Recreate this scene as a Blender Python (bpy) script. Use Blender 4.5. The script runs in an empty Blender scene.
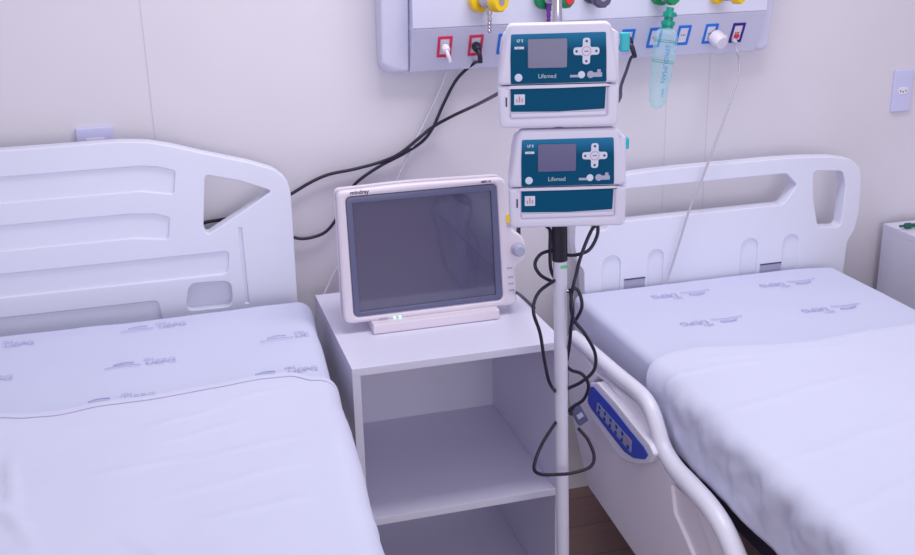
import bpy, bmesh, math, random
from mathutils import Vector, Matrix, noise
from math import sin, cos, pi, radians as rad
random.seed(4)
C = bpy.context.scene.collection
SC = bpy.context.scene

# ---------------------------------------------------------------- camera model
FPX, PITCH, ROLL, YAW, HC = 1096.3, 0.33077, -0.022265, 0.27406, 1.745
Fv = Vector((sin(YAW)*cos(PITCH), cos(YAW)*cos(PITCH), -sin(PITCH)))
r0 = Vector((cos(YAW), -sin(YAW), 0)); u0 = r0.cross(Fv)
Rv = r0*cos(ROLL) + u0*sin(ROLL); Uv = -r0*sin(ROLL) + u0*cos(ROLL)
O = Vector((0, 0, HC))
def ray(px, py): return Rv*((px-457.5)/FPX) - Uv*((py-277.5)/FPX) + Fv
def at(px, py, Y): d = ray(px, py); return O + d*(Y/d.y)
def atX(px, py, X): d = ray(px, py); return O + d*(X/d.x)
def atZ(px, py, Z): d = ray(px, py); return O + d*((Z-HC)/d.z)
cam = bpy.data.cameras.new('camera'); cam.lens = FPX*36/915; cam.sensor_width = 36; cam.clip_start = .02
co = bpy.data.objects.new('camera', cam); C.objects.link(co)
M = Matrix((Rv, Uv, -Fv)).transposed().to_4x4(); M.translation = O
co.matrix_world = M; SC.camera = co

# ---------------------------------------------------------------- materials
def mat(name, col, rough=.5, metal=0, spec=.5, bump=0, bscale=60, var=0, coat=0, emit=None, alpha=1, subs=0):
    m = bpy.data.materials.new(name); m.use_nodes = True
    nt = m.node_tree; b = nt.nodes['Principled BSDF']
    b.inputs['Base Color'].default_value = (*col, 1); b.inputs['Roughness'].default_value = rough
    b.inputs['Metallic'].default_value = metal; b.inputs['Specular IOR Level'].default_value = spec
    b.inputs['Coat Weight'].default_value = coat; b.inputs['Alpha'].default_value = alpha
    if emit: b.inputs['Emission Color'].default_value = (*emit[0], 1); b.inputs['Emission Strength'].default_value = emit[1]
    tc = nt.nodes.new('ShaderNodeTexCoord')
    nz = nt.nodes.new('ShaderNodeTexNoise'); nz.inputs['Scale'].default_value = bscale; nz.inputs['Detail'].default_value = 4
    nt.links.new(tc.outputs['Object'], nz.inputs['Vector'])
    if bump:
        bp = nt.nodes.new('ShaderNodeBump'); bp.inputs['Strength'].default_value = bump; bp.inputs['Distance'].default_value = .002
        nt.links.new(nz.outputs['Fac'], bp.inputs['Height']); nt.links.new(bp.outputs['Normal'], b.inputs['Normal'])
    v = var if var else .02
    n2 = nt.nodes.new('ShaderNodeTexNoise'); n2.inputs['Scale'].default_value = 6
    nt.links.new(tc.outputs['Object'], n2.inputs['Vector'])
    mx = nt.nodes.new('ShaderNodeMix'); mx.data_type = 'RGBA'
    mx.inputs['A'].default_value = (*[c*(1-v) for c in col], 1); mx.inputs['B'].default_value = (*[min(1, c*(1+v)) for c in col], 1)
    nt.links.new(n2.outputs['Fac'], mx.inputs['Factor']); nt.links.new(mx.outputs['Result'], b.inputs['Base Color'])
    return m
def S(r, g, b): return tuple(((c/255+.055)/1.055)**2.4 if c > 10 else c/255/12.92 for c in (r, g, b))
WALL = mat('wall_paint', S(220, 215, 224), .55, bump=.05, bscale=90)
BEDP = mat('bed_plastic', S(226, 227, 243), .32, spec=.5, bump=.04, bscale=300)
RAILP = mat('rail_plastic', S(242, 236, 248), .32, bump=.04, bscale=300)
RAILT = mat('rail_white', S(232, 230, 244), .3)
GASP = mat('gas_panel_enamel', S(212, 212, 234), .3)
SHEET = mat('sheet_cotton', S(209, 211, 236), .85, spec=.15, bump=.12, bscale=700)
TOPSH = mat('top_sheet_cotton', S(216, 218, 240), .88, spec=.12, bump=.12, bscale=700)
HEM = mat('hem_stitch', S(182, 172, 204), .9)
LAM = mat('cabinet_laminate', S(222, 220, 240), .36, bump=.05, bscale=200)
LAMB = mat('cabinet_back_laminate', S(216, 212, 232), .45)
PUMPW = mat('pump_shell_white', S(222, 218, 238), .3)
PUMPI = mat('pump_shell_inner', S(208, 202, 226), .35)
MONW = mat('monitor_shell', S(228, 218, 230), .35, bump=.04, bscale=400)
BEZ = mat('monitor_bezel', S(98, 100, 134), .3)
BLACK = mat('black_rubber', S(34, 28, 52), .42, var=.1)
DARK = mat('dark_metal', S(40, 38, 48), .45, metal=.5)
GRIP = mat('black_grip', S(30, 26, 44), .5)
STEEL = mat('polished_steel', S(196, 190, 200), .22, metal=.9)
POLEW = mat('pole_white', S(224, 222, 242), .28)
WCAB = mat('white_cable', S(208, 204, 222), .5)
GREYC = mat('greyish_cable', S(186, 180, 192), .5)
RED = mat('red_plastic', S(222, 48, 96), .45)
REDB = mat('red_knob', S(236, 48, 60), .4)
BLUE = mat('blue_plastic', S(20, 120, 220), .45)
PURP = mat('purple_plastic', S(52, 26, 140), .45)
VIOL = mat('violet_barb', S(120, 50, 160), .45)
SOCK = mat('socket_white', S(232, 226, 240), .4)
SOCKB = mat('outlet_plate', S(206, 206, 240), .35)
YEL = mat('yellow_plastic', S(248, 204, 20), .35)
GRN = mat('green_plastic', S(0, 140, 84), .35)
GRNB = mat('bottle_green', S(0, 150, 130), .35)
GRYV = mat('vacuum_grey', S(84, 82, 108), .35)
TEALC = mat('teal_clip', S(0, 186, 196), .4)
GREENL = mat('green_sticker', S(110, 210, 150), .5)
PADB = mat('keypad_blue', S(20, 60, 190), .35)
PADG = mat('keypad_grey', S(150, 158, 196), .45)
KEYB = mat('key_blue', S(24, 50, 150), .4)
INK = mat('sheet_print', S(182, 184, 220), .8)
INKB = mat('sheet_print_light', S(176, 180, 226), .8)
TXTW = mat('white_print', S(226, 236, 244), .5)
TXTD = mat('dark_print', S(66, 60, 96), .5)
TXTR = mat('red_print', S(214, 110, 130), .5)
BUT = mat('button_white', S(214, 220, 240), .4)
YLED = mat('yellow_key', S(246, 208, 40), .4)
LED = mat('green_led', S(180, 240, 210), .4, emit=(S(170, 250, 210), .9))
LCD = mat('pump_lcd', S(92, 88, 132), .22)
GREYL = mat('grey_label', S(176, 174, 200), .5)
SEAM = mat('panel_joint_filler', S(206, 199, 212), .8)
ADPT = mat('adapter_grey', S(84, 88, 128), .4)
CYANM = mat('blue_print', S(40, 140, 212), .6)
FRAMEG = mat('bed_frame_grey', S(150, 140, 150), .45)

SCREEN = mat('glass_screen', S(84, 82, 112), .12, spec=.8, coat=.6)
# printed teal overlay with its printed fade to light blue along the top
TEAL = mat('teal_overlay', S(0, 78, 108), .5, spec=.08)
def fade():
    nt = TEAL.node_tree; b = nt.nodes['Principled BSDF']
    tc = nt.nodes.new('ShaderNodeTexCoord'); sp = nt.nodes.new('ShaderNodeSeparateXYZ')
    mr = nt.nodes.new('ShaderNodeMapRange'); mr.inputs['From Min'].default_value = .145; mr.inputs['From Max'].default_value = .178
    mx = nt.nodes.new('ShaderNodeMix'); mx.data_type = 'RGBA'
    mx.inputs['A'].default_value = (*S(0, 80, 116), 1); mx.inputs['B'].default_value = (*S(46, 128, 172), 1)
    nt.links.new(tc.outputs['Object'], sp.inputs[0]); nt.links.new(sp.outputs['Z'], mr.inputs['Value'])
    nt.links.new(mr.outputs['Result'], mx.inputs['Factor']); nt.links.new(mx.outputs['Result'], b.inputs['Base Color'])
fade()
# wood plank floor
FLOOR = mat('plank_floor', S(120, 100, 104), .4)
def planks():
    nt = FLOOR.node_tree; b = nt.nodes['Principled BSDF']
    tc = nt.nodes.new('ShaderNodeTexCoord'); mp = nt.nodes.new('ShaderNodeMapping')
    mp.inputs['Scale'].default_value = (1, 1, 1)
    br = nt.nodes.new('ShaderNodeTexBrick'); br.inputs['Scale'].default_value = 1
    br.inputs['Brick Width'].default_value = 1.2; br.inputs['Row Height'].default_value = .15
    br.inputs['Mortar Size'].default_value = .002; br.inputs['Mortar'].default_value = (*S(104, 82, 82), 1)
    br.inputs['Color1'].default_value = (*S(150, 120, 116), 1); br.inputs['Color2'].default_value = (*S(138, 110, 108), 1)
    nz = nt.nodes.new('ShaderNodeTexNoise'); nz.inputs['Scale'].default_value = 4; nz.inputs['Detail'].default_value = 8
    m2 = nt.nodes.new('ShaderNodeMapping'); m2.inputs['Scale'].default_value = (1, 14, 1)
    mx = nt.nodes.new('ShaderNodeMix'); mx.data_type = 'RGBA'; mx.blend_type = 'MULTIPLY'; mx.inputs['Factor'].default_value = .3
    nt.links.new(tc.outputs['Object'], mp.inputs[0]); nt.links.new(mp.outputs[0], br.inputs['Vector'])
    nt.links.new(tc.outputs['Object'], m2.inputs[0]); nt.links.new(m2.outputs[0], nz.inputs['Vector'])
    nt.links.new(br.outputs['Color'], mx.inputs['A']); nt.links.new(nz.outputs['Color'], mx.inputs['B'])
    nt.links.new(mx.outputs['Result'], b.inputs['Base Color'])
planks()
def clear_plastic():
    m = bpy.data.materials.new('clear_cyan_plastic'); m.use_nodes = True; nt = m.node_tree
    for n in list(nt.nodes): nt.nodes.remove(n)
    o = nt.nodes.new('ShaderNodeOutputMaterial'); ms = nt.nodes.new('ShaderNodeMixShader')
    t = nt.nodes.new('ShaderNodeBsdfTransparent'); t.inputs[0].default_value = (.90, .985, .99, 1)
    p = nt.nodes.new('ShaderNodeBsdfPrincipled'); p.inputs['Base Color'].default_value = (*S(196, 238, 244), 1); p.inputs['Roughness'].default_value = .12
    lw = nt.nodes.new('ShaderNodeLayerWeight'); lw.inputs['Blend'].default_value = .35
    mr = nt.nodes.new('ShaderNodeMapRange'); mr.inputs['To Min'].default_value = .10; mr.inputs['To Max'].default_value = .6
    nt.links.new(lw.outputs['Facing'], mr.inputs['Value']); nt.links.new(mr.outputs['Result'], ms.inputs[0])
    nt.links.new(t.outputs[0], ms.inputs[1]); nt.links.new(p.outputs[0], ms.inputs[2]); nt.links.new(ms.outputs[0], o.inputs[0])
    return m
CLEAR = clear_plastic()

# ---------------------------------------------------------------- object helpers
ROOTM = {}
def thing(name, label, cat, loc=(0, 0, 0), rotz=0, group=None, roty=0):
    o = bpy.data.objects.new(name, None); C.objects.link(o); o.empty_display_size = .05
    o.location = loc; o.rotation_euler = (0, roty, rotz)
    o['label'] = label; o['category'] = cat
    if group: o['group'] = group
    ROOTM[o] = Matrix.Translation(Vector(loc)) @ Matrix.Rotation(rotz, 4, 'Z') @ Matrix.Rotation(roty, 4, 'Y')
    return o
def link(name, me, m, parent=None, local=False, smooth=40, label=None):
    """world-space mesh (local=True: already in the root's own frame)"""
    if isinstance(me, bmesh.types.BMesh):
        bm = me; bmesh.ops.recalc_face_normals(bm, faces=bm.faces); me = bpy.data.meshes.new(name); bm.to_mesh(me); bm.free()
    me.name = name
    o = bpy.data.objects.new(name, me); C.objects.link(o)
    me.materials.clear(); me.materials.append(m)
    if smooth:
        me.shade_smooth(); me.set_sharp_from_angle(angle=rad(smooth))
        if smooth < 80: w = o.modifiers.new('even_normals', 'WEIGHTED_NORMAL'); w.keep_sharp = True; w.weight = 100
    if parent:
        mw = ROOTM[parent]
        if not local: me.transform(mw.inverted())
        o.parent = parent; ROOTM[o] = mw
    else:
        # put the origin at the mesh's own base centre
        bb = [v.co for v in me.vertices]
        c = Vector(((min(v.x for v in bb)+max(v.x for v in bb))/2, (min(v.y for v in bb)+max(v.y for v in bb))/2, min(v.z for v in bb)))
        me.transform(Matrix.Translation(-c)); o.location = c; ROOTM[o] = Matrix.Translation(c)
    if label: o['label'] = label
    return o
def tag(o, label, cat, group=None):
    o['label'] = label; o['category'] = cat
    if group: o['group'] = group
    return o
def struct(name, me, m, smooth=0):
    o = link(name, me, m, smooth=smooth); o['kind'] = 'structure'; return o
def box(x0, x1, y0, y1, z0, z1, bev=0, seg=2, bm=None):
    b = bmesh.new()
    bmesh.ops.create_cube(b, size=1)
    for v in b.verts: v.co = Vector(((x0+x1)/2+v.co.x*(x1-x0), (y0+y1)/2+v.co.y*(y1-y0), (z0+z1)/2+v.co.z*(z1-z0)))
    if bev: bmesh.ops.bevel(b, geom=list(b.edges), offset=bev, segments=seg, affect='EDGES', profile=.5)
    if bm is None: return b
    t = bpy.data.meshes.new('t'); b.to_mesh(t); b.free(); bm.from_mesh(t); bpy.data.meshes.remove(t); return bm
def tomesh(cu):
    o = bpy.data.objects.new('t', cu); C.objects.link(o)
    dg = bpy.context.evaluated_depsgraph_get(); dg.update()
    me = bpy.data.meshes.new_from_object(o.evaluated_get(dg)); bpy.data.objects.remove(o); return me
def catmull(P, n=8, cyc=False):
    P = [Vector(p) for p in P]; out = []; N = len(P)
    for i in range(N if cyc else N-1):
        a = P[(i-1) % N] if cyc or i else P[0]*2-P[1]
        b = P[i]; c = P[(i+1) % N]; d = P[(i+2) % N] if cyc or i+2 < N else P[-1]*2-P[-2]
        for k in range(n):
            t = k/n
            out.append(.5*((2*b)+(c-a)*t+(2*a-5*b+4*c-d)*t*t+(3*b-a-3*c+d)*t**3))
    if not cyc: out.append(P[-1])
    return out
def tube(P, r, n=8, cyc=False, res=4, smooth=True, radii=None):
    cu = bpy.data.curves.new('t', 'CURVE'); cu.dimensions = '3D'; cu.bevel_depth = r; cu.bevel_resolution = res; cu.use_fill_caps = True
    Q = catmull(P, n, cyc) if smooth else [Vector(p) for p in P]
    sp = cu.splines.new('POLY'); sp.points.add(len(Q)-1); sp.use_cyclic_u = cyc
    for p, q in zip(sp.points, Q): p.co = (*q, 1)
    if radii:
        for i, p in enumerate(sp.points): p.radius = radii(i/(len(Q)-1))
    return tomesh(cu)
def roundp(P, r, n=5):
    """round the corners of a closed 2D polygon"""
    out = []; N = len(P)
    for i in range(N):
        a, b, c = Vector(P[i-1]), Vector(P[i]), Vector(P[(i+1) % N])
        rr = r[i] if isinstance(r, (list, tuple)) else r
        d1, d2 = a-b, c-b; l1, l2 = d1.length, d2.length
        k = min(rr, l1*.45, l2*.45)
        if k < 1e-5: out.append(b); continue
        p, q = b+d1*(k/l1), b+d2*(k/l2)
        for j in range(n+1):
            t = j/n; out.append(p*(1-t)**2+b*2*t*(1-t)+q*t*t)
    return out
def rrect(x0, x1, z0, z1, r, n=5): return roundp([(x0, z0), (x1, z0), (x1, z1), (x0, z1)], r, n)
def area2(P): return sum(P[i-1][0]*P[i][1]-P[i][0]*P[i-1][1] for i in range(len(P)))/2
def clean(P):
    out = []
    for p in P:
        p = Vector((p[0], p[1]))
        if not out or (p-out[-1]).length > 1e-5: out.append(p)
    while (out[0]-out[-1]).length < 1e-5: out.pop()
    return out
def offs(P, d):
    """move a CCW loop inward by d"""
    N = len(P); out = []
    for i in range(N):
        a, b, c = P[i-1], P[i], P[(i+1) % N]
        u = (b-a).normalized(); v = (c-b).normalized()
        n = Vector((-u.y-v.y, u.x+v.x)); l = n.length
        if l < 1e-6: out.append(b); continue
        n /= l; k = max(.5, n.x*-u.y+n.y*u.x); out.append(b+n*(d/k))
    for _ in range(12):        # corners tighter than the bevel collapse to a point instead of folding over
        bad = [i for i in range(N) if (out[(i+1) % N]-out[i]).dot(P[(i+1) % N]-P[i]) < -1e-12]
        if not bad: break
        for i in bad:
            j = (i+1) % N; q = (out[i]+out[j])/2; out[i] = q; out[j] = q.copy()
    return out
def inside(p, loops):
    c = False
    for L in loops:
        j = len(L)-1
        for i in range(len(L)):
            a, b = L[i], L[j]
            if (a.y > p.y) != (b.y > p.y) and p.x < (b.x-a.x)*(p.y-a.y)/(b.y-a.y)+a.x: c = not c
            j = i
    return c
def plate(outline, holes, y0, y1, bev=.003, res=2, plane='XZ', sides='fb'):
    """solid board: outline and holes drawn in a plane, thickness y0..y1, soft edges"""
    from mathutils.geometry import delaunay_2d_cdt
    loops = [clean(outline)]+[clean(h) for h in holes]
    if area2(loops[0]) < 0: loops[0].reverse()
    for h in loops[1:]:
        if area2(h) > 0: h.reverse()          # inward offset of a CW loop grows the hole
    bev = min(bev, abs(y1-y0)/2); nb = max(1, res)
    lv = [(bev*(1-sin(t)), bev*(1-cos(t))) for t in [i*pi/2/nb for i in range(nb+1)]]   # (inset, depth) from rim to side
    lv = [(bev*(1-cos(pi/2*(nb-i)/nb)), bev*(1-sin(pi/2*(nb-i)/nb))) for i in range(nb+1)]
    lo, hi = min(y0, y1), max(y0, y1)
    levels = ([(ins, lo+d) for ins, d in lv] if 'f' in sides else [(0, lo)])+([(ins, hi-d) for ins, d in lv[::-1]] if 'b' in sides else [(0, hi)])
    bm = bmesh.new(); caps = []
    for L in loops:
        rings = []
        for ins, y in levels:
            Q = offs(L, ins); rings.append([bm.verts.new((q.x, q.y, y)) for q in Q])
        n = len(L)
        for A, B in zip(rings, rings[1:]):
            for i in range(n): bm.faces.new((A[i], A[(i+1) % n], B[(i+1) % n], B[i]))
        caps.append((rings[0], rings[-1]))
    for side in (0, 1):
        allv = []; edges = []; src = []
        for c in caps:
            k = len(allv); n = len(c[side])
            allv += [Vector((v.co.x, v.co.y)) for v in c[side]]; src += c[side]
            edges += [(k+i, k+(i+1) % n) for i in range(n)]
        ins = [[Vector((v.co.x, v.co.y)) for v in c[side]] for c in caps]; y = src[0].co.z
        vs, es, fs, ov, oe, of = delaunay_2d_cdt(allv, edges, [], 0, 1e-6)
        bv = [src[o[0]] if o else bm.verts.new((v.x, v.y, y)) for v, o in zip(vs, ov)]
        for f in fs:
            c = (vs[f[0]]+vs[f[1]]+vs[f[2]])/3
            if not inside(c, ins): continue
            try: bm.faces.new([bv[i] for i in f])
            except ValueError: pass
    bmesh.ops.recalc_face_normals(bm, faces=bm.faces)
    me = bpy.data.meshes.new('p'); bm.to_mesh(me); bm.free()
    if plane == 'XZ': me.transform(Matrix(((1, 0, 0, 0), (0, 0, 1, 0), (0, 1, 0, 0), (0, 0, 0, 1)))); me.flip_normals()
    elif plane == 'YZ': me.transform(Matrix(((0, 0, 1, 0), (1, 0, 0, 0), (0, 1, 0, 0), (0, 0, 0, 1))))
    return me
def join(*ms):
    bm = bmesh.new()
    for m in ms:
        if isinstance(m, bmesh.types.BMesh):
            t = bpy.data.meshes.new('t'); m.to_mesh(t); m.free(); m = t
        bm.from_mesh(m); bpy.data.meshes.remove(m)
    me = bpy.data.meshes.new('j'); bm.to_mesh(me); bm.free(); return me
def lathe(prof, n=28, mtx=None):
    bm = bmesh.new(); rings = []
    for r, z in prof: rings.append([bm.verts.new((r*cos(2*pi*i/n), r*sin(2*pi*i/n), z)) for i in range(n)])
    for a, b in zip(rings, rings[1:]):
        for i in range(n): bm.faces.new((a[i], a[(i+1) % n], b[(i+1) % n], b[i]))
    bm.faces.new(rings[0][::-1]); bm.faces.new(rings[-1])
    if mtx: bm.transform(mtx)
    return bm
def frame_to(p, d):
    """matrix placing +Z along d at p"""
    q = Vector(d).normalized().to_track_quat('Z', 'Y'); return Matrix.Translation(Vector(p)) @ q.to_matrix().to_4x4()
def text(s, size, mtx, ext=.0004, bold=0, shear=0, squash=1):
    cu = bpy.data.curves.new('t', 'FONT'); cu.body = s; cu.size = size; cu.extrude = ext; cu.align_x = 'CENTER'; cu.align_y = 'CENTER'
    cu.offset = bold; cu.shear = shear; cu.resolution_u = 3
    me = tomesh(cu); me.transform(mtx @ Matrix.Diagonal((squash, 1, 1, 1))); return me
XZ = Matrix(((1, 0, 0, 0), (0, 0, -1, 0), (0, 1, 0, 0), (0, 0, 0, 1)))   # text plane facing -y
def mv(m): return Matrix.Translation(Vector(m))

# ---------------------------------------------------------------- room shell
WY = 2.82
struct('floor', box(-2.6, 4.4, -1.6, WY+.1, -.06, 0), FLOOR)
struct('wall_back', box(-2.6, 4.4, WY, WY+.1, 0, 2.8), WALL)
struct('trim_1', box(.012, .0145, WY-.0006, WY, 0, 2.8), SEAM)
a = at(664, 150, WY).x; b_ = at(707, 110, WY).x
struct('trim_2', box(a, a+.002, WY-.0006, WY, 0, 2.8), SEAM)
struct('trim_3', box(b_, b_+.0025, WY-.0006, WY, 0, 2.8), SEAM)

# ---------------------------------------------------------------- gas and power panel on the wall
pxL, pxR = at(382, 25, 2.74).x, at(776, 20, 2.74).x
zG = at(590, 20.5, 2.72).z; zB = at(570, 64, 2.745).z
panel = thing('medical_gas_panel', 'long white wall panel with gas outlets and coloured power sockets', 'wall panel', ((pxL+pxR)/2, WY, zB))
PT = 1.72
xc0, xc1 = at(412, 28, 2.73).x, at(766, 15, 2.73).x
YF = 2.725
def slope(me):
    for v in me.vertices:
        if v.co.y < 2.80 and v.co.z < zG: v.co.y += (zG-v.co.z)*.44
    return me
link('upper_fascia', box(xc0+.001, xc1-.001, YF, WY-.002, zG+.0012, PT, .002), GASP, panel)
low = slope(join(box(xc0+.001, xc1-.001, YF, WY-.001, zB, zG-.0005, .002)))
link('socket_fascia', low, GASP, panel)
link('back_body', box(xc0, xc1, YF+.004, WY-.001, zG-.004, zG+.006), GASP, panel)
for nm, xa, xb, sgn in (('end_cap', pxL, xc0, -1), ('end_cap', xc1, pxR, 1)):
    rr = [.010]*4
    P = [(xa, zB), (xb, zB), (xb, PT), (xa, PT)]
    if sgn < 0: rr[0] = .05; rr[3] = .05
    else: rr[1] = .05; rr[2] = .05
    link(nm, slope(plate(roundp(P, rr, 8), [], YF+.003, WY-.001, .012 if 0 else .006, 3)), GASP, panel)
# sockets: coloured frames on the sloping fascia
def fas(px, py):
    """point of the sloping lower fascia seen at a pixel"""
    d = ray(px, py); n = Vector((0, -1, .36)); p0 = Vector((0, YF, zG)); n = Vector((0, -1, -.36))
    # plane: y = YF + (zG - z)*.36
    t = (YF + (zG-O.z)*.44 - O.y)/(d.y + .44*d.z); return O+d*t
FN = Vector((0, -1, -.44)).normalized(); FX = Vector((1, 0, 0)); FZ = FX.cross(-FN) * -1
FZ = Vector((0, -.44, 1)).normalized()
def fm(p, off=0):
    m = Matrix((FX, -FN, FZ)).transposed().to_4x4(); m.translation = p+FN*off; return m
def socket(px, py, colm, lab, w=.038, h=.060):
    p = fas(px, py)
    me = plate(rrect(-w/2, w/2, -h/2, h/2, .002), [rrect(-w/2+.0065, w/2-.0065, -h/2+.0075, h/2-.0075, .002)], -.003, .001, .0008)
    me.transform(fm(p)); o = link('power_socket', me, colm, panel, label=lab)
    f = plate(rrect(-w/2+.0067, w/2-.0067, -h/2+.0077, h/2-.0077, .002), [], -.001, .001, .0004); f.transform(fm(p))
    link('socket_face', f, SOCK, o)
    hs = []
    for dx, dz in ((-.005, 0), (.005, 0), (0, .0012)):
        q = bmesh.new(); bmesh.ops.create_circle(q, cap_ends=True, radius=.0018, segments=10)
        q.transform(fm(p, .0014) @ mv((dx, 0, dz)) @ Matrix.Rotation(pi/2, 4, 'X')); hs.append(q)
    link('pin_holes', join(*hs), TXTD, o)
    return p, o
s1, _ = socket(444.5, 46.5, RED, 'red framed socket')
s2, _ = socket(475.5, 45, RED, 'red framed socket')
s3, _ = socket(504.5, 43.5, BLUE, 'blue framed socket')
s4, _ = socket(627, 39, BLUE, 'blue framed socket')
s5, _ = socket(654.5, 37.5, BLUE, 'blue framed socket')
s6, _ = socket(683, 35, BLUE, 'blue framed socket')
s7, _ = socket(710, 33.5, BLUE, 'blue framed socket')
s8, so8 = socket(737, 32.5, PURP, 'purple framed socket with a red cap')
link('socket_cap', lathe([(.0075, 0), (.0075, .004), (.006, .006)], 16, fm(s8+FZ*-.009, .001) @ Matrix.Rotation(pi/2, 4, 'X')), REDB, so8, label='red cap')
# gas valves
def valve(name, px0, px1, py_, cb, cf, rb=.028, rf=.026, lab='', barb=STEEL, yb=2.725, yf=2.655, face=None, barbn=True):
    py = py_+3.5; p0 = at(px0, py, yb); p1 = at(px1, py, yf)
    p1 = Vector((p0.x, p1.y, p0.z)) if abs(p1.x-p0.x) < .02 else p1
    d = Vector((p1.x-p0.x, p1.y-p0.y, 0)); L = d.length
    m = frame_to((p0.x, yb, p0.z), d)
    o = link(name, lathe([(rb*.8, 0), (rb, .003), (rb, .016), (rb*.8, .02)], 32, m), cb, panel, label=lab)
    link('collar', lathe([(rb*.55, .018), (rb*.62, .03), (rb*.62, L-.02), (rb*.5, L-.008)], 24, m), STEEL, o)
    bm = lathe([(rf*.75, L-.012), (rf, L-.006), (rf, L+.012), (rf*.85, L+.018)], 10, m); link('knob', bm, cf, o)
    if face: link('knob_face', lathe([(rf*.62, L+.0175), (rf*.62, L+.021), (rf*.5, L+.022)], 20, m), face, o)
    else: link('knob_mark', lathe([(rf*.35, L+.0175), (rf*.35, L+.0188)], 14, m), STEEL, o)
    if barbn:
        c = Vector((p0.x, yb, p0.z))+d*(.34 if barb is VIOL else .62)
        prof = [(.004, 0)]
        for k in range(4): prof += [(.0062, -.012-k*.009), (.004, -.018-k*.009)]
        bmm = lathe([(.007, -rb*.5), (.007, -rb-.004), (.0045, -rb-.005)]+[(r, z-rb-.004) for r, z in prof[1:]], 14, mv(c)); link('hose_barb', bmm, barb, o)
    return o
valve('gas_valve', 477, 497, -4, YEL, YEL, .031, .0275, 'yellow gas valve')
valve('gas_valve', 541, 564, -7, GRN, GRN, .031, .026, 'green gas valve with red knob face', VIOL, face=REDB)
valve('gas_valve', 590, 604, -8, GRYV, GRYV, .02, .026, 'dark grey vacuum valve', barbn=False)
valve('gas_valve', 659, 678, -9, GRN, GRN, .027, .022, 'green gas valve', barbn=False)
valve('gas_valve', 715, 737, -9, YEL, YEL, .024, .021, 'yellow gas valve', barbn=False)

# ---------------------------------------------------------------- plugs and cables near the wall
def plug(name, p, n, m, label, cat, L=.03, r=.011):
    o = link(name, lathe([(r*.9, 0), (r, .004), (r, .012), (r*.6, L*.8), (r*.4, L)], 18, frame_to(p+FN*.002, n)), m)
    return tag(o, label, cat)
def cable(P, r, m, label, cat='cable', name='cable', parts=(), n=8):
    root = thing(name, label, cat, P[0]); c = link('wire', tube(P, r, n), m, root)
    return root
YW = 2.80
# white cable from the first red socket down behind the monitor
r_ = thing('white_power_cable', 'white power cable from the leftmost red socket, hanging behind the monitor', 'cable', s1)
link('plug', join(lathe([(.010, 0), (.0115, .004), (.0105, .016), (.007, .02)], 18, frame_to(s1+FN*.003, FN)), tube([s1+FN*.02, s1+FN*.03+Vector((.002, 0, -.008)), s1+FN*.03+Vector((.006, 0, -.024))], .005)), SOCK, r_)
link('wire', tube([s1+FN*.03+Vector((.005, 0, -.02)), at(447.5, 62, 2.775), at(444, 80, 2.79), at(430, 112, YW), at(410, 152, YW), at(392, 190, YW), at(372, 225, YW), at(350, 252, YW), at(336, 270, YW), at(327, 288, 2.79), at(318, 310, 2.77), at(312, 335, 2.77)], .0033), WCAB, r_)
# black cable from the second red socket
r_ = thing('black_power_cable', 'black power cable plugged into the second red socket, passing behind the monitor', 'cable', s2)
link('plug', join(lathe([(.011, 0), (.0125, .004), (.0115, .016), (.008, .024)], 18, frame_to(s2+FN*.003, FN)), tube([s2+FN*.02, s2+FN*.032+Vector((.002, 0, -.010)), s2+FN*.03+Vector((.004, 0, -.03))], .0062)), BLACK, r_)
link('wire', tube([s2+FN*.03+Vector((.004, 0, -.026)), at(473, 64, 2.77), at(457, 79, 2.79), at(444, 103, YW), at(432.7, 128, YW), at(421.6, 142, YW), at(403, 154, YW), at(381, 165.5, YW), at(362, 178, YW), at(352, 188, YW), at(343, 205, YW), at(334, 222.5, YW), at(323, 233.5, YW), at(306, 238.5, YW), at(294, 237.5, YW), at(280, 233, 2.79), at(264, 228, 2.79)], .0043), BLACK, r_)
# black cable from behind the pump to behind the left headboard
r_ = thing('black_cable', 'long black cable running from the upper pump to behind the left headboard', 'cable', at(499.6, 92.7, 2.4))
link('wire', tube([at(515, 84, 2.12), at(499.6, 92.7, 2.3), at(477, 104.6, 2.6), at(453, 115.8, 2.75), at(432.7, 127, 2.788), at(418, 139, 2.788), at(399, 154, 2.79), at(380.7, 162, YW), at(354.7, 169, YW), at(328.7, 174.5, YW), at(310, 182.7, YW), at(291.5, 193.8, YW), at(270, 205, YW), at(240, 216, YW), at(222, 219.5, YW), at(204, 223, YW), at(192, 230, YW)], .0043), BLACK, r_)
# black cord from the blue socket to the back of the pump
r_ = thing('black_plug_cord', 'black cord with angled plug from the blue socket beside the upper pump', 'cable', s4)
link('plug', join(lathe([(.011, 0), (.0115, .004), (.0105, .018), (.008, .022)], 18, frame_to(s4+FN*.003, FN)), tube([s4+FN*.018, s4+FN*.03+Vector((.004, 0, -.010)), s4+FN*.03+Vector((.012, 0, -.034))], .0066)), BLACK, r_)
link('wire', tube([s4+FN*.03+Vector((.012, 0, -.03)), at(631, 58, 2.7), at(626, 72, 2.6), at(621, 86, 2.5), at(620, 98, 2.4), at(613, 104, 2.2), at(600, 100, 2.08)], .0042), BLACK, r_)
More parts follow.
